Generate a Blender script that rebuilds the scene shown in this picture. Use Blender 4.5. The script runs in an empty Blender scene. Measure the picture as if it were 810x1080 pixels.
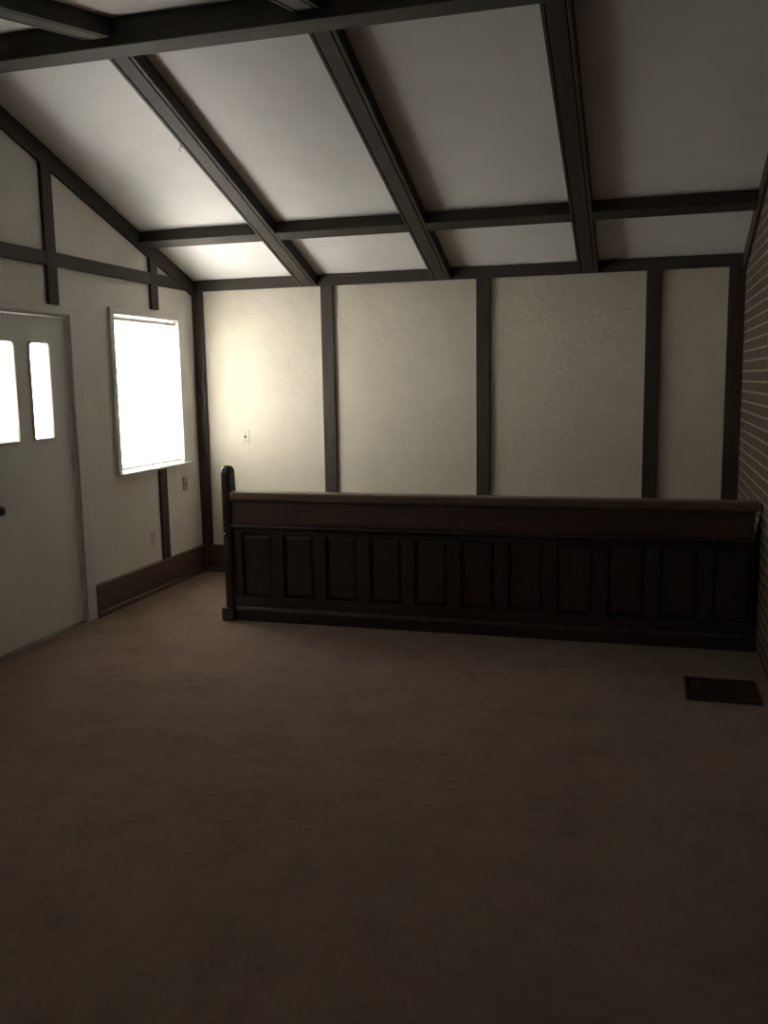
import bpy, bmesh, math, random
from mathutils import Vector, Matrix
random.seed(4)
sc = bpy.context.scene
C = sc.collection

# ------------------------------------------------------------------ camera
F_PX, YAW, PITCH, ROLL = 955.5, 0.28243, -0.14412, -0.01662
cam_d = bpy.data.cameras.new('camera'); cam = bpy.data.objects.new('camera', cam_d); C.objects.link(cam)
fwd = Vector((-math.sin(YAW) * math.cos(PITCH), math.cos(YAW) * math.cos(PITCH), math.sin(PITCH)))
rgt = Vector((math.cos(YAW), math.sin(YAW), 0)); up = rgt.cross(fwd)
r2 = math.cos(ROLL) * rgt + math.sin(ROLL) * up; u2 = -math.sin(ROLL) * rgt + math.cos(ROLL) * up
M = Matrix((r2, u2, -fwd)).transposed().to_4x4(); M.translation = Vector((3.648, -6.967, 1.602))
cam.matrix_world = M
cam_d.sensor_fit = 'VERTICAL'; cam_d.sensor_height = 36.0; cam_d.lens = 36.0 * F_PX / 1080.0
cam_d.clip_start = 0.05
sc.camera = cam

# ------------------------------------------------------------------ daylight, exposure
SKY = 25.0
world = bpy.data.worlds.new('overcast_daylight'); sc.world = world; world.use_nodes = True
wt = world.node_tree; bg = wt.nodes['Background']; bg.inputs['Strength'].default_value = SKY
# added glow from below, shaped to brighten the ceiling; a softer sky above
tc = wt.nodes.new('ShaderNodeTexCoord'); sx = wt.nodes.new('ShaderNodeSeparateXYZ'); mr = wt.nodes.new('ShaderNodeMapRange'); cr = wt.nodes.new('ShaderNodeValToRGB')
wt.links.new(tc.outputs['Generated'], sx.inputs[0]); wt.links.new(sx.outputs['Z'], mr.inputs['Value']); mr.inputs['From Min'].default_value = -1.0; mr.inputs['From Max'].default_value = 1.0
while len(cr.color_ramp.elements) < 7: cr.color_ramp.elements.new(0.5)
for el, (p_, k_) in zip(cr.color_ramp.elements, ((0.0, 4.6), (0.10, 2.2), (0.20, 0.50), (0.36, 0.66), (0.47, 1.20), (0.56, 0.62), (1.0, 0.55))):
    el.position = p_; el.color = (k_, k_ * 0.955, k_ * 0.915, 1)
wt.links.new(mr.outputs[0], cr.inputs['Fac']); wt.links.new(cr.outputs['Color'], bg.inputs['Color'])
def portal(name, y0, y1, z0, z1, x=-0.17):
    l = bpy.data.lights.new(name, 'AREA'); l.shape = 'RECTANGLE'; l.size = z1 - z0; l.size_y = y1 - y0; l.cycles.is_portal = True
    o = bpy.data.objects.new(name, l); C.objects.link(o); o.location = (x, (y0 + y1) / 2, (z0 + z1) / 2)
    o.rotation_euler = (0, -math.pi / 2, 0)
portal('window_daylight', -1.22, -0.30, 0.95, 2.10)
portal('window_daylight', -5.30, -4.80, 1.50, 2.10)
portal('door_lite_daylight', -2.46, -2.28, 1.27, 1.87)
portal('door_lite_daylight', -2.125, -1.945, 1.27, 1.87)
sc.view_settings.view_transform = 'Standard'; sc.view_settings.look = 'None'
sc.view_settings.exposure = 0.0; sc.view_settings.gamma = 1.0; sc.view_settings.use_curve_mapping = False
sc.cycles.use_denoising = True
sc.cycles.max_bounces = 12; sc.cycles.diffuse_bounces = 6; sc.cycles.transparent_max_bounces = 16
sc.cycles.sample_clamp_indirect = 30.0

# ------------------------------------------------------------------ materials
def new_mat(name):
    m = bpy.data.materials.new(name); m.use_nodes = True
    nt = m.node_tree; return m, nt, nt.nodes['Principled BSDF']
def lnk(nt, a, b): nt.links.new(a, b)
def noise(nt, vec, scale, detail=4.0, rough=0.55):
    n = nt.nodes.new('ShaderNodeTexNoise'); n.inputs['Scale'].default_value = scale
    n.inputs['Detail'].default_value = detail; n.inputs['Roughness'].default_value = rough
    lnk(nt, vec, n.inputs['Vector']); return n.outputs['Fac']
def ramp(nt, fac, stops):
    r = nt.nodes.new('ShaderNodeValToRGB'); e = r.color_ramp.elements
    while len(e) < len(stops): e.new(0.5)
    for i, (p, c) in enumerate(stops): e[i].position = p; e[i].color = (*c, 1)
    lnk(nt, fac, r.inputs['Fac']); return r.outputs['Color']
def bump(nt, bsdf, h, strength, dist):
    b = nt.nodes.new('ShaderNodeBump'); b.inputs['Strength'].default_value = strength; b.inputs['Distance'].default_value = dist
    lnk(nt, h, b.inputs['Height']); lnk(nt, b.outputs['Normal'], bsdf.inputs['Normal'])
def pos(nt, scale=(1, 1, 1)):
    g = nt.nodes.new('ShaderNodeNewGeometry'); mp = nt.nodes.new('ShaderNodeMapping'); mp.inputs['Scale'].default_value = scale
    lnk(nt, g.outputs['Position'], mp.inputs['Vector']); return mp.outputs['Vector']
def add(nt, a, b, k=1.0):
    m = nt.nodes.new('ShaderNodeMath'); m.operation = 'MULTIPLY_ADD'; lnk(nt, b, m.inputs[0]); m.inputs[1].default_value = k; lnk(nt, a, m.inputs[2]); return m.outputs[0]

def plaster(name, col, rough_bump, fine):
    m, nt, b = new_mat(name); p = pos(nt)
    big = noise(nt, p, 5.0, 5); f = noise(nt, p, 45.0, 5, 0.65)
    c2 = tuple(x * 0.93 for x in col)
    lnk(nt, ramp(nt, big, [(0.3, c2), (0.7, col)]), b.inputs['Base Color'])
    b.inputs['Roughness'].default_value = 0.85
    bump(nt, b, add(nt, f, noise(nt, p, 11.0, 3), 1.2), rough_bump, fine)
    return m
M_STUCCO = plaster('cream_troweled_plaster', (0.67, 0.625, 0.515), 0.5, 0.006)
M_SIDE = plaster('white_painted_plaster', (0.80, 0.78, 0.73), 0.25, 0.003)
M_CEIL = plaster('white_ceiling_plaster', (0.76, 0.75, 0.73), 0.15, 0.002)

def wood(name, dark, light, axis, rough=0.5, coat=0.0):
    m, nt, b = new_mat(name); s = [22.0, 22.0, 22.0]; s[axis] = 1.6
    p = pos(nt, s); g = noise(nt, p, 1.6, 6, 0.6); g2 = noise(nt, p, 7.0, 3, 0.5)
    mix = add(nt, g, g2, 0.3)
    lnk(nt, ramp(nt, mix, [(0.45, dark), (0.85, light)]), b.inputs['Base Color'])
    b.inputs['Roughness'].default_value = rough; b.inputs['Coat Weight'].default_value = coat; b.inputs['Coat Roughness'].default_value = 0.3
    bump(nt, b, mix, 0.25, 0.002)
    return m
D0, D1 = (0.028, 0.022, 0.015), (0.052, 0.042, 0.030)
M_BEAM_X = wood('dark_stained_beam_wood_across', D0, D1, 0, 0.65)
M_BEAM_Y = wood('dark_stained_beam_wood_along', D0, D1, 1, 0.65)
M_BEAM_Z = wood('dark_stained_beam_wood_upright', D0, D1, 2, 0.65)
B0, B1 = (0.080, 0.050, 0.038), (0.145, 0.088, 0.066)
M_BASE_X = wood('brown_stained_baseboard_across', B0, B1, 0, 0.5)
M_BASE_Y = wood('brown_stained_baseboard_along', B0, B1, 1, 0.5)
P0, P1 = (0.016, 0.0095, 0.006), (0.038, 0.021, 0.013)
M_PEW_X = wood('dark_pew_wood_across', P0, P1, 0, 0.45, 0.2)
M_PEW_CAP = wood('lit_pew_cap_wood', (0.115, 0.076, 0.050), (0.190, 0.125, 0.084), 0, 0.4, 0.25)  # pew wood with the light caught by the cap put into its colour
M_PEW_UP = wood('pew_upper_rail_wood', (0.046, 0.026, 0.019), (0.090, 0.048, 0.034), 0, 0.45, 0.2)
M_PEW_Z = wood('dark_pew_wood_upright', P0, P1, 2, 0.45, 0.2)

def plain(name, col, rough=0.5, metal=0.0, n=30.0):
    m, nt, b = new_mat(name); p = pos(nt)
    lnk(nt, ramp(nt, noise(nt, p, n, 3), [(0.3, tuple(c * 0.95 for c in col)), (0.7, col)]), b.inputs['Base Color'])
    b.inputs['Roughness'].default_value = rough; b.inputs['Metallic'].default_value = metal; return m
M_DOOR = plain('white_painted_door', (0.84, 0.845, 0.80), 0.45, 0, 4)
M_TRIMW = plain('white_painted_casing', (0.74, 0.73, 0.70), 0.45, 0, 6)
M_VINYL = plain('white_vinyl_frame', (0.80, 0.80, 0.78), 0.4)
M_PLATE = plain('ivory_plastic', (0.62, 0.58, 0.46), 0.35)
M_GREY = plain('grey_plastic', (0.34, 0.33, 0.31), 0.4)
M_SLOT = plain('dark_plastic', (0.05, 0.045, 0.04), 0.5)
M_BRONZE = plain('aged_bronze', (0.10, 0.075, 0.05), 0.4, 0.9)
M_STEEL = plain('bright_steel', (0.7, 0.7, 0.7), 0.25, 1.0)
M_GRILLE = plain('brown_painted_metal', (0.050, 0.022, 0.016), 0.5, 0.2)

def carpet():
    m, nt, b = new_mat('brown_cut_pile_carpet'); p = pos(nt)
    blot = add(nt, noise(nt, p, 3.4, 5, 0.7), noise(nt, p, 13.0, 4, 0.65), 0.6)
    fine = noise(nt, p, 240.0, 2, 0.6)
    lnk(nt, ramp(nt, add(nt, blot, fine, 0.25), [(0.60, (0.155, 0.104, 0.074)), (0.80, (0.215, 0.147, 0.106)), (1.0, (0.27, 0.186, 0.136))]), b.inputs['Base Color'])
    b.inputs['Roughness'].default_value = 1.0; b.inputs['Specular IOR Level'].default_value = 0.05
    b.inputs['Sheen Weight'].default_value = 0.15
    bump(nt, b, add(nt, fine, noise(nt, p, 14.0, 4, 0.7), 1.5), 0.6, 0.010)
    return m
M_CARPET = carpet()

def brick():
    m, nt, b = new_mat('red_brown_brick'); g = nt.nodes.new('ShaderNodeNewGeometry')
    sp = nt.nodes.new('ShaderNodeSeparateXYZ'); cb = nt.nodes.new('ShaderNodeCombineXYZ')
    lnk(nt, g.outputs['Position'], sp.inputs[0]); lnk(nt, sp.outputs['Y'], cb.inputs['X']); lnk(nt, sp.outputs['Z'], cb.inputs['Y'])
    t = nt.nodes.new('ShaderNodeTexBrick'); lnk(nt, cb.outputs[0], t.inputs['Vector'])
    t.inputs['Scale'].default_value = 1.0; t.inputs['Brick Width'].default_value = 0.213; t.inputs['Row Height'].default_value = 0.0677
    t.inputs['Mortar Size'].default_value = 0.0075; t.inputs['Mortar Smooth'].default_value = 0.3
    t.inputs['Color1'].default_value = (0.080, 0.054, 0.036, 1); t.inputs['Color2'].default_value = (0.065, 0.044, 0.029, 1)
    t.inputs['Mortar'].default_value = (0.27, 0.22, 0.165, 1)
    mx = nt.nodes.new('ShaderNodeMix'); mx.data_type = 'RGBA'; mx.blend_type = 'MULTIPLY'; mx.inputs[0].default_value = 0.5
    lnk(nt, t.outputs['Color'], mx.inputs[6]); lnk(nt, ramp(nt, noise(nt, g.outputs['Position'], 18, 4), [(0.25, (0.6, 0.6, 0.6)), (0.75, (1, 1, 1))]), mx.inputs[7])
    lnk(nt, mx.outputs[2], b.inputs['Base Color']); b.inputs['Roughness'].default_value = 0.9
    inv = nt.nodes.new('ShaderNodeMath'); inv.operation = 'SUBTRACT'; inv.inputs[0].default_value = 1.0; lnk(nt, t.outputs['Fac'], inv.inputs[1])
    bump(nt, b, add(nt, inv.outputs[0], noise(nt, g.outputs['Position'], 60, 3), 0.3), 0.6, 0.006)
    return m
M_BRICK = brick()

def glass():
    m = bpy.data.materials.new('window_glass'); m.use_nodes = True; nt = m.node_tree; nt.nodes.clear()
    o = nt.nodes.new('ShaderNodeOutputMaterial'); mx = nt.nodes.new('ShaderNodeMixShader'); t = nt.nodes.new('ShaderNodeBsdfTransparent')
    gl = nt.nodes.new('ShaderNodeBsdfGlossy'); gl.inputs['Roughness'].default_value = 0.02; fr = nt.nodes.new('ShaderNodeValue'); fr.outputs[0].default_value = 0.05
    t.inputs['Color'].default_value = (0.97, 0.975, 0.965, 1)
    lnk(nt, fr.outputs[0], mx.inputs[0]); lnk(nt, t.outputs[0], mx.inputs[1]); lnk(nt, gl.outputs[0], mx.inputs[2]); lnk(nt, mx.outputs[0], o.inputs[0]); return m
M_GLASS = glass()
def sheer():
    m = bpy.data.materials.new('sheer_white_fabric'); m.use_nodes = True; nt = m.node_tree; nt.nodes.clear()
    o = nt.nodes.new('ShaderNodeOutputMaterial'); mx = nt.nodes.new('ShaderNodeMixShader'); t = nt.nodes.new('ShaderNodeBsdfTransparent')
    tr = nt.nodes.new('ShaderNodeBsdfTranslucent'); tr.inputs['Color'].default_value = (0.9, 0.9, 0.87, 1)
    t.inputs['Color'].default_value = (0.97, 0.97, 0.96, 1)
    mx.inputs[0].default_value = 0.45
    lnk(nt, t.outputs[0], mx.inputs[1]); lnk(nt, tr.outputs[0], mx.inputs[2]); lnk(nt, mx.outputs[0], o.inputs[0]); return m
M_SHEER = sheer()

# ------------------------------------------------------------------ mesh helpers (world coordinates, origin moved to `org`)
def box(bm, x0, x1, y0, y1, z0, z1):
    v = [bm.verts.new((x, y, z)) for x in (x0, x1) for y in (y0, y1) for z in (z0, z1)]
    for f in ((0, 1, 3, 2), (4, 6, 7, 5), (0, 4, 5, 1), (2, 3, 7, 6), (0, 2, 6, 4), (1, 5, 7, 3)): bm.faces.new([v[i] for i in f])
def prism(bm, pts, fn, a, b):
    A = [bm.verts.new(fn(p, a)) for p in pts]; B = [bm.verts.new(fn(p, b)) for p in pts]; n = len(pts)
    bm.faces.new(A); bm.faces.new(B[::-1])
    for i in range(n): bm.faces.new((A[i], B[i], B[(i + 1) % n], A[(i + 1) % n]))
def YZ(p, x): return (x, p[0], p[1])          # extrude a y-z outline along x
def XZ(p, y): return (p[0], y, p[1])          # extrude an x-z outline along y
def tube(bm, A, B, r0, r1=None, n=20, caps=True):
    A, B = Vector(A), Vector(B); r1 = r0 if r1 is None else r1; d = (B - A).normalized()
    e = d.orthogonal().normalized(); g = d.cross(e)
    R = [[bm.verts.new(P + r * (math.cos(2 * math.pi * i / n) * e + math.sin(2 * math.pi * i / n) * g)) for i in range(n)] for P, r in ((A, r0), (B, r1))]
    for i in range(n): bm.faces.new((R[0][i], R[0][(i + 1) % n], R[1][(i + 1) % n], R[1][i]))
    if caps: bm.faces.new(R[0][::-1]); bm.faces.new(R[1])
def bend(bm, base, prof, n=24):               # lathe about the x axis through base: prof = [(x offset, radius)]
    R = [[bm.verts.new((base[0] + dx, base[1] + r * math.cos(2 * math.pi * i / n), base[2] + r * math.sin(2 * math.pi * i / n))) for i in range(n)] for dx, r in prof]
    for a, b in zip(R, R[1:]):
        for i in range(n): bm.faces.new((a[i], a[(i + 1) % n], b[(i + 1) % n], b[i]))
    bm.faces.new(R[0][::-1]); bm.faces.new(R[-1])
def make(name, bm, mat, parent=None, org=None, bev=0.0, smooth=False, seg=2):
    bmesh.ops.recalc_face_normals(bm, faces=bm.faces)
    if org is None:
        if parent is not None: org = W0[parent.name]
        else:
            xs = [v.co for v in bm.verts]; lo = [min(c[i] for c in xs) for i in range(3)]; hi = [max(c[i] for c in xs) for i in range(3)]
            org = Vector(((lo[0] + hi[0]) / 2, (lo[1] + hi[1]) / 2, lo[2]))
    org = Vector(org); bmesh.ops.translate(bm, verts=bm.verts, vec=-org)
    me = bpy.data.meshes.new(name); bm.to_mesh(me); bm.free(); me.materials.append(mat)
    if smooth:
        for f in me.polygons: f.use_smooth = True
    o = bpy.data.objects.new(name, me); C.objects.link(o)
    if parent is not None: o.parent = parent; o.location = org - W0[parent.name]
    else: o.location = org
    W0[o.name] = org
    if bev:
        b = o.modifiers.new('bevel', 'BEVEL'); b.width = bev; b.segments = seg; b.limit_method = 'ANGLE'; b.angle_limit = math.radians(35)
    return o
W0 = {}
def tag(o, label, cat, group=None, kind=None):
    o['label'] = label; o['category'] = cat
    if group: o['group'] = group
    if kind: o['kind'] = kind
    return o
def struct(o, label, cat, group=None): return tag(o, label, cat, group, 'structure')
def empty(name, loc):
    o = bpy.data.objects.new(name, None); C.objects.link(o); o.location = loc; o.empty_display_size = 0.1; W0[o.name] = Vector(loc); return o

# ------------------------------------------------------------------ room dimensions
W, H = 4.294, 2.44
S = 0.3277; TS, CS, SN = math.tan(S), math.cos(S), math.sin(S)
YR = 2.750; ZR = H + YR * TS                   # ridge line
NS = 0.190; TN, CN, NN = math.tan(NS), math.cos(NS), math.sin(NS)
YF = -8.6                                      # wall behind the camera
ZF = ZR - (-YF - YR) * TN
def ceil_z(y): return H - y * TS if y > -YR else ZR - (-y - YR) * TN
T = 0.15

bm = bmesh.new(); box(bm, -0.3, W + 0.3, YF - 0.3, 0.3, -0.12, 0.0)
struct(make('floor', bm, M_CARPET), 'brown mottled wall to wall carpet floor', 'floor')

bm = bmesh.new()
prism(bm, [(T, H - T * TS), (-YR, ZR), (YF - T, ZF - T * TN), (YF - T, ZF - T * TN + T), (-YR, ZR + T), (T, H - T * TS + T)], YZ, -T, W + T)
struct(make('ceiling', bm, M_CEIL), 'white vaulted ceiling of plaster panels between dark beams', 'ceiling')

bm = bmesh.new(); box(bm, -T, W + T, 0, T, 0, H - 0.0 * TS)
struct(make('wall_back', bm, M_STUCCO), 'cream textured plaster wall with dark upright battens behind the pew', 'wall')
bm = bmesh.new(); box(bm, -T, W + T, YF - T, YF, 0, ZF)
struct(make('wall_front', bm, M_SIDE), 'plain plaster wall behind the viewer', 'wall')
bm = bmesh.new(); prism(bm, [(0, 0), (0, H), (-YR, ZR), (YF, ZF), (YF, 0)], YZ, W, W + T)
struct(make('wall_right', bm, M_BRICK), 'red brown brick wall with pale mortar right of the pew', 'wall')

# left wall with openings for the window and the door
WY0, WY1, WZ0, WZ1 = -1.222, -0.302, 0.950, 2.100
OY0, OY1, OZ0, OZ1 = -5.300, -4.800, 1.50, 2.10                      # a second window farther along, outside the view
DY0, DY1, DZ1 = -2.680, -1.745, 2.050
bm = bmesh.new()
def col(ya, yb, z0=None, z1=None):
    if z1 is None:
        pts = [(ya, z0), (yb, z0), (yb, ceil_z(yb)), (ya, ceil_z(ya))]
        if ya < -YR < yb: pts.insert(3, (-YR, ZR))
    else: pts = [(ya, z0), (yb, z0), (yb, z1), (ya, z1)]
    prism(bm, pts, YZ, -T, 0)
col(WY1, 0, 0); col(WY0, WY1, WZ1); col(WY0, WY1, 0, WZ0); col(DY1, WY0, 0); col(DY0, DY1, DZ1); col(OY1, DY0, 0); col(OY0, OY1, OZ1); col(OY0, OY1, 0, OZ0); col(YF, OY0, 0)
struct(make('wall_left', bm, M_SIDE), 'white plaster gable wall with the door and window', 'wall')

# ------------------------------------------------------------------ trims: timber on ceiling and walls
tn = [0]
def trim(bm, mat, label, cat='trim', bev=0.004):
    tn[0] += 1
    return struct(make('trim_%d' % tn[0], bm, mat, bev=bev), label, cat)
R1, R2, R3 = 1.038, 2.123, 3.217; BW, PD = 0.140, 0.0866
RW, RB = 0.156, ZR - 0.146                     # ridge beam
def far(t, d): return (-t * CS - d * SN, H + t * SN - d * CS)
def near(t, d): return (-YR - t * CN + d * NN, ZR - t * NN - d * CN)
# ridge
bm = bmesh.new(); hw = RW / 2
prism(bm, [(-YR - hw, RB), (-YR + hw, RB), (-YR + hw, ZR - hw * TS), (-YR, ZR), (-YR - hw, ZR - hw * TN)], YZ, 0.0, W)
trim(bm, M_BEAM_X, 'heavy dark ridge beam crossing the top of the ceiling', 'beam', 0.006)
# far rafters, between the back wall plate and the ridge
def beaded(x0, x1, d):                         # cross-section with a narrow groove along each lower edge: (x, depth below the ceiling)
    e, g, k = 0.020, 0.007, 0.006
    return [(x0, 0), (x0, d), (x0 + e, d), (x0 + e, d - k), (x0 + e + g, d - k), (x0 + e + g, d), (x1 - e - g, d), (x1 - e - g, d - k), (x1 - e, d - k), (x1 - e, d), (x1, d), (x1, 0)]
def rafter_far(x0, x1, d):
    bm = bmesh.new(); prism(bm, beaded(x0, x1, d), lambda p, y: (p[0], y, H - y * TS - p[1] / CS), -0.020, -YR + hw); return bm
trim(rafter_far(R1 - BW / 2, R1 + BW / 2, PD), M_BEAM_Y, 'dark sloping rafter nearest the window, from back wall to ridge', 'rafter', 0.003)
trim(rafter_far(R2 - BW / 2, R2 + BW / 2, PD), M_BEAM_Y, 'dark sloping rafter in the middle of the far ceiling slope', 'rafter', 0.003)
trim(rafter_far(R3 - BW / 2, R3 + BW / 2, PD), M_BEAM_Y, 'dark sloping rafter nearest the brick wall, from back wall to ridge', 'rafter', 0.003)
# near rafters
def rafter_near(x0, x1, d):
    bm = bmesh.new(); prism(bm, beaded(x0, x1, d), lambda p, y: (p[0], y, ZR - (-y - YR) * TN - p[1] / CN), -YR - hw, YF); return bm
trim(rafter_near(R1 - BW / 2, R1 + BW / 2, PD), M_BEAM_Y, 'dark rafter at the top left corner, on the near side of the ridge', 'rafter', 0.003)
trim(rafter_near(R2 - BW / 2, R2 + BW / 2, PD), M_BEAM_Y, 'dark rafter stub at the top edge above the middle rafter', 'rafter', 0.003)
trim(rafter_near(R3 - BW / 2, R3 + BW / 2, PD), M_BEAM_Y, 'dark rafter overhead on the near ceiling slope by the brick wall', 'rafter', 0.003)
# purlin pieces between the rafters
YP, PW = 0.756, 0.111
SLT, SLW = 0.022, 0.121                        # sloping trim board on the side walls
spans = [(SLT, R1 - BW / 2), (R1 + BW / 2, R2 - BW / 2), (R2 + BW / 2, R3 - BW / 2), (R3 + BW / 2, W - SLT)]
plab = ['dark purlin piece between gable wall and first rafter above the window', 'dark purlin piece between the first and middle rafters',
        'dark purlin piece between the middle rafter and the one nearest the bricks', 'dark purlin piece ending at the brick wall']
for (a, b), l in zip(spans, plab):
    bm = bmesh.new(); prism(bm, [far(YP, PD - .002), far(YP, 0), far(YP + PW, 0), far(YP + PW, PD - .002)], YZ, a, b)
    trim(bm, M_BEAM_X, l, 'purlin', 0.005)
# sloping boards along the gable walls
def rake(x0, x1):
    k = SLW / CS; y1 = -YR + hw
    bm = bmesh.new(); prism(bm, [(0, H - k), (0, H), (y1, H - y1 * TS), (y1, H - y1 * TS - k)], YZ, x0, x1); return bm
def rake_near(x0, x1):
    k = SLW / CN; y0, y1 = -YR - hw, YF
    z = lambda y: ZR - (-y - YR) * TN
    bm = bmesh.new(); prism(bm, [(y0, z(y0) - k), (y0, z(y0)), (y1, z(y1)), (y1, z(y1) - k)], YZ, x0, x1); return bm
trim(rake(0, SLT), M_BEAM_Y, 'dark sloping board where the gable wall meets the ceiling above the window', 'trim board')
trim(rake(W - SLT, W), M_BEAM_Y, 'dark sloping board where the brick wall meets the far ceiling', 'trim board')
trim(rake_near(0, SLT), M_BEAM_Y, 'dark sloping board on the gable wall, near side of ridge', 'trim board')
trim(rake_near(W - SLT, W), M_BEAM_Y, 'dark sloping board on the brick wall, near side of ridge', 'trim board')
# wall plate along the back wall, posts below it
PLT, PT = 0.0875, 0.020
bm = bmesh.new(); box(bm, SLT, W - SLT, -PT, 0, H - PLT, H)
trim(bm, M_BEAM_X, 'long dark horizontal board along the top of the back wall', 'trim board')
BZ, BT = 0.231, 0.020
posts = [(0.0, 0.098, 'dark upright batten in the corner beside the window'), (R2 * 0 + 1.187 - .053, 1.187 + .053, 'dark upright batten on the back wall, first right of the light switch'),
         (2.4385 - .053, 2.4385 + .053, 'dark upright batten in the middle of the back wall above the pew'), (3.6786 - .053, 3.6786 + .053, 'dark upright batten left of the narrow panel by the bricks'),
         (W - 0.112, W, 'dark upright batten in the corner beside the brick wall')]
for a, b, l in posts:
    bm = bmesh.new(); box(bm, a, b, -PT, 0, BZ, H - PLT)
    trim(bm, M_BEAM_Z, l, 'batten')
# gable wall boards
YB = -YR - 1.6
hz = H - PLT
def slope_under(y): return H - y * TS - SLW / CS
# the horizontal board is cut to the slope at its far end
bm = bmesh.new()
yc = -(SLW / CS) / TS                          # where the slope board's underside passes the board's top
yd = -(SLW / CS - PLT) / TS
prism(bm, [(YB, hz), (yd, hz), (yc, H), (YB, H)], YZ, 0, PT)
trim(bm, M_BEAM_Y, 'dark horizontal board on the gable wall above door and window', 'trim board')
V1, V2, VH = -1.893, -0.645, 0.052
def upright(yc_, z0, z1, cut, label):
    bm = bmesh.new()
    if cut: prism(bm, [(yc_ - VH, z0), (yc_ + VH, z0), (yc_ + VH, slope_under(yc_ + VH)), (yc_ - VH, slope_under(yc_ - VH))], YZ, 0, PT + (0.004 if cut else 0))
    else: box(bm, 0, PT, yc_ - VH, yc_ + VH, z0, z1)
    trim(bm, M_BEAM_Z, label, 'batten')
upright(V1, 2.114, 0, True, 'dark upright batten on the gable wall above the white door')
upright(V2, 2.166, 0, True, 'short dark upright batten on the gable wall above the window')
upright(V2, BZ, 0.945, False, 'dark upright batten on the gable wall under the window sill')
# baseboards with a rounded shoe strip
def baseboard(name, along, a, b, mat, label):
    bm = bmesh.new()
    prof = [(0, 0), (0.034, 0), (0.034, 0.022), (0.030, 0.032), (BT, 0.037), (BT, BZ - 0.008), (BT - 0.006, BZ), (0, BZ)]
    if along == 'y': prism(bm, prof, lambda p, t: (p[0], t, p[1]), a, b)
    else: prism(bm, prof, lambda p, t: (t, -p[0], p[1]), a, b)
    struct(make(name, bm, mat), label, 'baseboard')
baseboard('baseboard_left', 'y', -1.634, 0.0, M_BASE_Y, 'tall brown stained baseboard under the window')
baseboard('baseboard_back', 'x', 0.034, W, M_BASE_X, 'tall brown stained baseboard along the back wall behind the pew')

# ------------------------------------------------------------------ window
def ring(bm, y0, y1, z0, z1, w, x0, x1):
    box(bm, x0, x1, y0, y1, z0, z0 + w); box(bm, x0, x1, y0, y1, z1 - w, z1)
    box(bm, x0, x1, y0, y0 + w, z0 + w, z1 - w); box(bm, x0, x1, y1 - w, y1, z0 + w, z1 - w)
def build_window(wname, wlabel, slabel, WY0, WY1, WZ0, WZ1):
    win = empty(wname, (-0.08, (WY0 + WY1) / 2, WZ0)); struct(win, wlabel, 'window')
    bm = bmesh.new(); ring(bm, WY0, WY1, WZ0, WZ1, 0.030, -0.140, -0.075); make('window_frame', bm, M_VINYL, win, bev=0.003)
    zm = (WZ0 + WZ1) / 2
    bm = bmesh.new(); ring(bm, WY0 + .03, WY1 - .03, WZ0 + .03, zm + .015, 0.028, -0.105, -0.082); make('sash', bm, M_VINYL, win, bev=0.003)
    bm = bmesh.new(); ring(bm, WY0 + .03, WY1 - .03, zm - .015, WZ1 - .03, 0.028, -0.132, -0.109); make('sash', bm, M_VINYL, win, bev=0.003)
    bm = bmesh.new(); box(bm, -0.096, -0.092, WY0 + .055, WY1 - .055, WZ0 + .055, zm - .012); make('glass_pane', bm, M_GLASS, win)
    bm = bmesh.new(); box(bm, -0.123, -0.119, WY0 + .055, WY1 - .055, zm + .012, WZ1 - .055); make('glass_pane', bm, M_GLASS, win)
    bm = bmesh.new(); box(bm, -0.075, 0.055, WY0 + .001, WY1 - .001, WZ0 + 0.0005, WZ0 + 0.018); box(bm, 0.0005, 0.055, WY0 - 0.046, WY0, WZ0 + 0.0005, WZ0 + 0.018); box(bm, 0.0005, 0.055, WY1, WY1 + 0.087, WZ0 + 0.0005, WZ0 + 0.018)
    make('window_sill', bm, M_TRIMW, win, bev=0.003)
    bm = bmesh.new()
    box(bm, 0, 0.022, WY0 - 0.048, WY0, WZ0 + 0.018, WZ1 + 0.045); box(bm, 0, 0.022, WY1, WY1 + 0.048, WZ0 + 0.018, WZ1 + 0.045); box(bm, 0, 0.022, WY0, WY1, WZ1, WZ1 + 0.045)
    make('window_casing', bm, M_TRIMW, win, bev=0.003)
    
    sh = empty('window_shade', (-0.020, (WY0 + WY1) / 2, WZ0 + 0.035)); tag(sh, slabel, 'window shade')
    bm = bmesh.new(); box(bm, -0.042, -0.004, WY0 + .006, WY1 - .006, WZ1 - 0.042, WZ1 - 0.014); make('headrail', bm, M_VINYL, sh, bev=0.004)
    bm = bmesh.new(); z0, z1 = WZ0 + 0.050, WZ1 - 0.042; n = int((z1 - z0) / 0.0196); prev = None
    for i in range(2 * n + 1):
        z = z1 + (z0 - z1) * i / (2 * n); x = -0.020 + (0.006 if i % 2 else -0.006)
        cur = [bm.verts.new((x, WY0 + .010, z)), bm.verts.new((x, WY1 - .010, z))]
        if prev: bm.faces.new((prev[0], prev[1], cur[1], cur[0]))
        prev = cur
    make('shade_fabric', bm, M_SHEER, sh)
    bm = bmesh.new(); box(bm, -0.031, -0.009, WY0 + .010, WY1 - .010, WZ0 + 0.035, WZ0 + 0.051); make('bottom_rail', bm, M_VINYL, sh, bev=0.004)
    bm = bmesh.new(); tube(bm, (-0.006, WY0 + .075, WZ1 - 0.038), (-0.006, WY0 + .075, WZ1 - 0.40), 0.003, n=10); tube(bm, (-0.006, WY0 + .075, WZ1 - 0.40), (-0.006, WY0 + .075, WZ1 - 0.435), 0.003, 0.006, n=10)
    make('pull_cord', bm, M_VINYL, sh)
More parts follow.
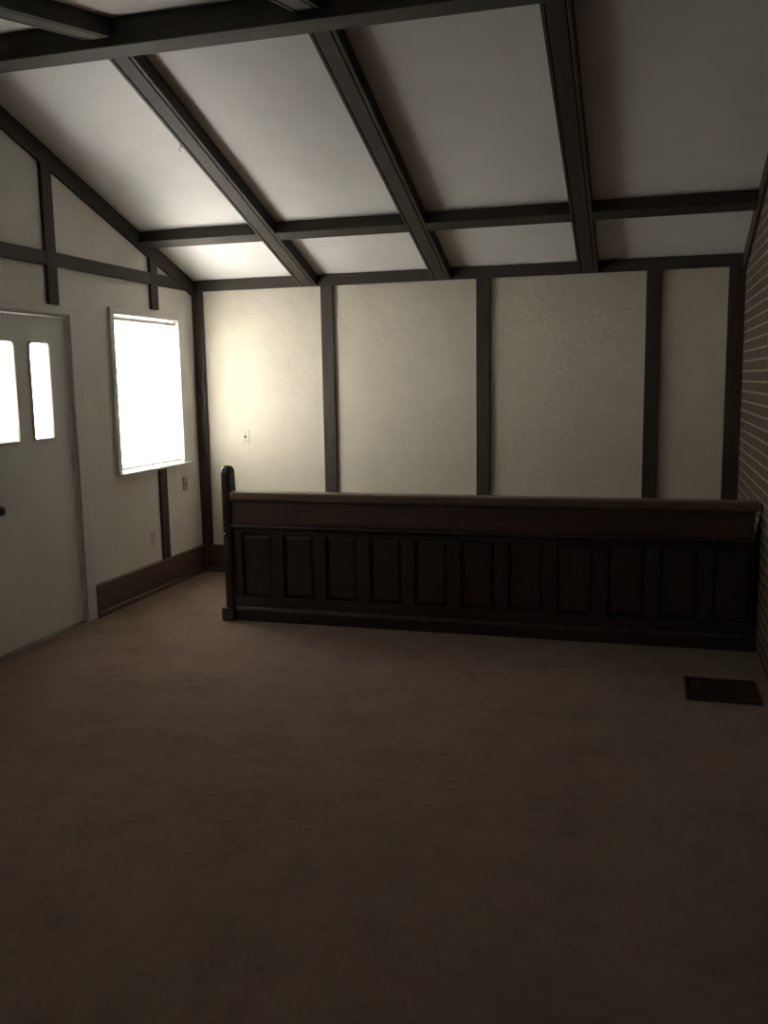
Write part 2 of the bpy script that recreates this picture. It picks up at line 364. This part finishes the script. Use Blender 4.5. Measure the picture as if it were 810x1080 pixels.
build_window('window_1', 'bright white framed window in the gable wall right of the door', 'sheer white pleated shade lowered over the bright window right of the door', WY0, WY1, WZ0, WZ1)
build_window('window_2', 'small high white framed window left of the door', 'sheer white pleated shade over the small window left of the door', OY0, OY1, OZ0, OZ1)

# ------------------------------------------------------------------ door
XD0, XD1 = -0.062, -0.018
door = empty('door_1', (-0.04, (DY0 + DY1) / 2, 0)); struct(door, 'white entry door with two narrow bright glass lites', 'door')
y0, y1, z0, z1 = -2.667, -1.758, 0.012, 2.038
lites = [(-2.454, -2.290), (-2.120, -1.952)]; LZ0, LZ1 = 1.281, 1.860
bm = bmesh.new()
LG = 0.004                                     # clearance behind each lite frame
ys = [y0, lites[0][0] - LG, lites[0][1] + LG, lites[1][0] - LG, lites[1][1] + LG, y1]
for i in range(5):
    if i % 2 == 0: box(bm, XD0, XD1, ys[i], ys[i + 1], z0, z1)
    else: box(bm, XD0, XD1, ys[i], ys[i + 1], z0, LZ0 - LG); box(bm, XD0, XD1, ys[i], ys[i + 1], LZ1 + LG, z1)
bmesh.ops.remove_doubles(bm, verts=bm.verts, dist=1e-5)
make('door_slab', bm, M_DOOR, door)
for a, b in lites:
    bm = bmesh.new()
    for w, x in ((0.020, 0.010),):              # moulded rim around the glass, rounded at its upper corners
        out = [(a - w, LZ0 - w), (b + w, LZ0 - w)] + [(b + w - 0.03 + 0.03 * math.cos(t), LZ1 + w - 0.03 + 0.03 * math.sin(t)) for t in [k * math.pi / 10 for k in range(6)]] + [(a - w + 0.03 + 0.03 * math.cos(t), LZ1 + w - 0.03 + 0.03 * math.sin(t)) for t in [math.pi / 2 + k * math.pi / 10 for k in range(6)]]
        inn = [(a, LZ0), (b, LZ0)] + [(b - 0.02 + 0.02 * math.cos(t), LZ1 - 0.02 + 0.02 * math.sin(t)) for t in [k * math.pi / 10 for k in range(6)]] + [(a + 0.02 + 0.02 * math.cos(t), LZ1 - 0.02 + 0.02 * math.sin(t)) for t in [math.pi / 2 + k * math.pi / 10 for k in range(6)]]
        def rr(pts, x): return [bm.verts.new((x, p[0], p[1])) for p in pts]
        o0, o1, i1, i0 = rr(out, XD1), rr(out, XD1 + 0.006), rr([((p[0] * .5 + q[0] * .5), (p[1] * .5 + q[1] * .5)) for p, q in zip(inn, out)], XD1 + 0.012), rr(inn, XD1 + 0.003)
        ib = rr(inn, XD0 - 0.003); n = len(out)
        for A, B in ((o0, o1), (o1, i1), (i1, i0), (i0, ib)):
            for k in range(n): bm.faces.new((A[k], A[(k + 1) % n], B[(k + 1) % n], B[k]))
    rim = make('lite_frame', bm, M_DOOR, door)
    bm = bmesh.new(); box(bm, -0.024, -0.020, a + .0005, b - .0005, LZ0 + .0005, LZ1 - .0005); make('glass_pane', bm, M_GLASS, rim)
kb = (XD1, -2.540, 0.880)
bm = bmesh.new(); bend(bm, kb, [(0, 0.033), (0.004, 0.033), (0.009, 0.026), (0.012, 0.013), (0.028, 0.012), (0.034, 0.020), (0.045, 0.027), (0.056, 0.025), (0.063, 0.014), (0.064, 0.004)])
make('door_knob', bm, M_BRONZE, door, smooth=True)
# jamb, stop and casing around the door, threshold under it
bm = bmesh.new()
for ya, yb in ((DY0, y0 - 0.003), (y1 + 0.003, DY1)): box(bm, -T, 0.0, ya, yb, 0, DZ1)
box(bm, -T, 0.0, y0 - 0.003, y1 + 0.003, z1 + 0.003, DZ1)
box(bm, -0.078, -0.066, y0, y0 + 0.010, 0, z1); box(bm, -0.078, -0.066, y1 - 0.010, y1, 0, z1)
trim(bm, M_TRIMW, 'white door jamb lining the entry door opening', 'door jamb', 0.002)
bm = bmesh.new()
CW = 0.100
box(bm, 0, 0.020, DY1 + 0.008, -1.636, 0, DZ1 + 0.056); box(bm, 0, 0.020, DY0 - CW, DY0 - 0.008, 0, DZ1 + 0.056); box(bm, 0, 0.020, DY0 - 0.008, DY1 + 0.008, DZ1 + 0.008, DZ1 + 0.056)
trim(bm, M_TRIMW, 'white painted casing around the entry door', 'door casing', 0.004)
bm = bmesh.new(); prism(bm, [(-T, 0.0), (-T, 0.010), (0.004, 0.010), (0.018, 0.0)], lambda p, t: (p[0], t, p[1]), y0 - 0.003, y1 + 0.003)
trim(bm, M_BRONZE, 'dark low threshold strip under the entry door', 'threshold', 0.0)

# ------------------------------------------------------------------ switch and outlets
def plate_back(x, z, label):
    e = empty('light_switch', (x, 0, z)); tag(e, label, 'light switch')
    bm = bmesh.new(); box(bm, x - .035, x + .035, -0.006, 0, z - .0575, z + .0575); make('switch_plate', bm, M_PLATE, e, bev=0.003)
    bm = bmesh.new(); prism(bm, [(-0.006, z - .012), (-0.006, z + .012), (-0.010, z + .012), (-0.019, z + .010), (-0.019, z + .003)], YZ, x - .0055, x + .0055); make('toggle', bm, M_SLOT, e, bev=0.001)
    for s in (-.030, .030):
        bm = bmesh.new(); tube(bm, (x, -0.006, z + s), (x, -0.0075, z + s), 0.004, n=12); make('screw', bm, M_SLOT, e)
plate_back(0.433, 1.155, 'small ivory light switch on the bright back wall above the pew end')
def outlet_left(y, z, label):
    e = empty('wall_outlet', (0, y, z)); tag(e, label, 'outlet')
    bm = bmesh.new(); box(bm, 0, 0.006, y - .035, y + .035, z - .0575, z + .0575); make('outlet_plate', bm, M_PLATE, e, bev=0.003)
    for s in (-.020, .020):
        bm = bmesh.new(); prism(bm, [(y + .017 * math.cos(t) , z + s + .0135 * math.sin(t)) for t in [2 * math.pi * k / 16 for k in range(16)]], YZ, 0.006, 0.008); r = make('receptacle', bm, M_PLATE, e)
        bm = bmesh.new()
        for dy in (-.006, .006): box(bm, 0.008, 0.0085, y + dy - .001, y + dy + .001, z + s - .002, z + s + .006)
        tube(bm, (0.008, y, z + s - .007), (0.0085, y, z + s - .007), 0.0022, n=10); make('slots', bm, M_SLOT, r)
outlet_left(-0.815, 0.425, 'ivory outlet low on the gable wall under the window')
e = empty('cable_plate', (0, -0.275, 0.785)); tag(e, 'small grey plate on the gable wall just below the sill corner', 'wall plate')
bm = bmesh.new(); box(bm, 0, 0.006, -0.310, -0.240, 0.7275, 0.8425); make('plate', bm, M_GREY, e, bev=0.003)
bm = bmesh.new(); tube(bm, (0.006, -0.275, 0.785), (0.014, -0.275, 0.785), 0.006, n=12); make('connector', bm, M_SLOT, e)

# small bright staple on the rafter's edge
t = 1.97; hp = far(t, PD); xh = R1 - BW / 2
e = empty('ceiling_hook', (xh, hp[0], hp[1])); tag(e, 'tiny bright hook on the lower edge of the rafter nearest the window', 'hook')
bm = bmesh.new(); bz = hp[1] + 0.006
box(bm, xh - .006, xh, hp[0] - .012, hp[0] + .012, hp[1] - .004, hp[1] + .026); make('hook_plate', bm, M_VINYL, e, bev=0.002)
bm = bmesh.new(); pts = [(xh - .008 - .012 * math.sin(a), hp[0], hp[1] - .004 - .010 * (1 - math.cos(a))) for a in [k * math.pi / 8 for k in range(9)]]
for a, b in zip(pts, pts[1:]): tube(bm, a, b, .0022, n=8)
make('hook_wire', bm, M_VINYL, e)

# ------------------------------------------------------------------ church pew, seen from behind
PX0, PX1, PY = 0.92, 4.262, -1.450            # left end, right end, plane of the panelled back
pew = empty('church_pew', ((PX0 + PX1) / 2, PY + 0.25, 0)); tag(pew, 'long dark wooden church pew with panelled back standing before the cream wall', 'pew')
# end panel: tall rounded top at the back, arm sweeping down to the front
def bez(p0, p1, p2, p3, n=10): return [tuple((1 - t) ** 3 * a + 3 * (1 - t) ** 2 * t * b + 3 * (1 - t) * t * t * c + t ** 3 * d for a, b, c, d in zip(p0, p1, p2, p3)) for t in [i / n for i in range(1, n + 1)]]
yb = PY - 0.035
def end_profile(top):
    p = [(yb, 0.085), (yb, top - 0.055)]
    c = (yb + 0.055, top - 0.055)
    p += [(c[0] - 0.055 * math.cos(a), c[1] + 0.055 * math.sin(a)) for a in [k * math.pi / 12 for k in range(1, 13)]]
    p += bez((yb + 0.110, top - 0.055), (yb + 0.115, top - 0.30), (yb + 0.16, 0.70), (yb + 0.30, 0.66))
    p += bez((yb + 0.30, 0.66), (yb + 0.42, 0.64), (yb + 0.53, 0.66), (yb + 0.53, 0.58), 8)
    p += bez((yb + 0.53, 0.58), (yb + 0.53, 0.46), (yb + 0.47, 0.40), (yb + 0.50, 0.085), 8)
    return p
bm = bmesh.new(); prism(bm, end_profile(1.056), YZ, PX0, PX0 + 0.062); make('end_panel', bm, M_PEW_Z, pew, bev=0.018, seg=4)
bm = bmesh.new(); box(bm, PX0 - 0.022, PX0 + 0.070, yb - 0.016, yb + 0.53, 0, 0.088); make('end_foot', bm, M_PEW_X, pew, bev=0.006)
bm = bmesh.new(); prism(bm, [(PY + .02, 0.10), (PY + .02, 0.815), (PY + .07, 0.815), (PY + .30, 0.64), (PY + .48, 0.62), (PY + .46, 0.10)], YZ, PX1 - 0.035, PX1); make('end_panel', bm, M_PEW_Z, pew, bev=0.006)
IX = PX0 + 0.062
# cap rail with rounded nose
bm = bmesh.new()
cp = [(PY - 0.030, 0.826), (PY - 0.034, 0.840), (PY - 0.034, 0.868), (PY - 0.026, 0.880), (PY + 0.050, 0.884), (PY + 0.062, 0.876), (PY + 0.062, 0.836), (PY + 0.055, 0.826)]
prism(bm, cp, YZ, IX, 4.278); make('cap_rail', bm, M_PEW_CAP, pew, bev=0.003)
bm = bmesh.new(); box(bm, IX, PX1 - 0.001, PY - 0.012, PY + 0.025, 0.665, 0.826); make('upper_rail', bm, M_PEW_UP, pew, bev=0.003)
bm = bmesh.new()
prism(bm, [(PY - 0.012, 0.665), (PY - 0.032, 0.660), (PY - 0.036, 0.650), (PY - 0.030, 0.640), (PY - 0.018, 0.634), (PY - 0.012, 0.622), (PY + 0.02, 0.622), (PY + 0.02, 0.665)], YZ, IX, PX1 - 0.001)
make('ledge_moulding', bm, M_PEW_X, pew, bev=0.002)
# panelled lower back: stiles and rails stand proud of raised panels
cx = [1.155 + 0.300 * i for i in range(11)]; PWD, PZ0, PZ1 = 0.215, 0.165, 0.600
edges = [IX]
for c in cx: edges += [c - PWD / 2, c + PWD / 2]
edges.append(PX1 - 0.001)
bm = bmesh.new(); box(bm, IX, PX1 - 0.001, PY - 0.012, PY + 0.018, PZ1, 0.622); make('panel_rail', bm, M_PEW_X, pew, bev=0.004)
bm = bmesh.new(); box(bm, IX, PX1 - 0.001, PY - 0.012, PY + 0.018, 0.098, PZ0); make('panel_rail', bm, M_PEW_X, pew, bev=0.004)
for i in range(0, len(edges), 2):
    a, b = edges[i], edges[i + 1]
    bm = bmesh.new(); box(bm, a, b, PY - 0.012, PY + 0.018, PZ0, PZ1); make('stile', bm, M_PEW_Z, pew, bev=0.004)
for c in cx:
    bm = bmesh.new(); a, b = c - PWD / 2, c + PWD / 2
    def rect(k, y): return [bm.verts.new((x, y, z)) for x, z in ((a + k, PZ0 + k), (b - k, PZ0 + k), (b - k, PZ1 - k), (a + k, PZ1 - k))]
    L = [rect(0, PY + .016), rect(0, PY + .008), rect(.030, PY - .003), rect(.034, PY - .003)]
    for A, B in zip(L, L[1:]):
        for k in range(4): bm.faces.new((A[k], A[(k + 1) % 4], B[(k + 1) % 4], B[k]))
    bm.faces.new(L[-1]); bm.faces.new(L[0][::-1])
    make('raised_panel', bm, M_PEW_Z, pew)
# base board with a moulded top edge
bm = bmesh.new()
prism(bm, [(PY + 0.02, 0), (PY - 0.024, 0), (PY - 0.024, 0.072), (PY - 0.020, 0.084), (PY - 0.012, 0.098), (PY + 0.02, 0.098)], YZ, PX0 + 0.071, PX1 - 0.001)
make('base_board', bm, M_PEW_X, pew, bev=0.002)
# seat and its front apron, on the wall side
bm = bmesh.new(); box(bm, IX, PX1 - 0.036, PY + 0.03, PY + 0.455, 0.425, 0.455); make('seat', bm, M_PEW_X, pew, bev=0.010)
bm = bmesh.new(); box(bm, IX, PX1 - 0.036, PY + 0.40, PY + 0.425, 0.33, 0.425); make('seat_apron', bm, M_PEW_X, pew, bev=0.003)
bm = bmesh.new()
tube(bm, (PX0 + 0.020, yb + 0.004, 0.600), (PX0 + 0.020, yb - 0.010, 0.600), 0.011, 0.008, n=16)
make('bolt', bm, M_STEEL, pew, bev=0.002)['label'] = 'small shiny bolt head on the end panel'

# ------------------------------------------------------------------ floor grille
gx0, gx1, gy0, gy1 = 3.872, 4.225, -2.385, -2.025
g = empty('floor_grille', ((gx0 + gx1) / 2, (gy0 + gy1) / 2, 0)); tag(g, 'dark brown metal air grille set in the carpet near the brick wall', 'floor grille')
bm = bmesh.new(); w = 0.026
box(bm, gx0, gx1, gy0, gy0 + w, 0, 0.008); box(bm, gx0, gx1, gy1 - w, gy1, 0, 0.008); box(bm, gx0, gx0 + w, gy0 + w, gy1 - w, 0, 0.008); box(bm, gx1 - w, gx1, gy0 + w, gy1 - w, 0, 0.008)
make('frame', bm, M_GRILLE, g, bev=0.003)
bm = bmesh.new(); n = 22; d = (gy1 - gy0 - 2 * w) / n
for i in range(n):
    yy = gy0 + w + (i + 0.5) * d; prism(bm, [(yy - .002, 0.0005), (yy + .0005, 0.0005), (yy + .004, 0.006), (yy + .0015, 0.006)], YZ, gx0 + w, gx1 - w)
for k in (1, 2): box(bm, gx0 + w + k * (gx1 - gx0 - 2 * w) / 3 - .003, gx0 + w + k * (gx1 - gx0 - 2 * w) / 3 + .003, gy0 + w, gy1 - w, 0.0005, 0.0065)
make('louvre', bm, M_GRILLE, g)
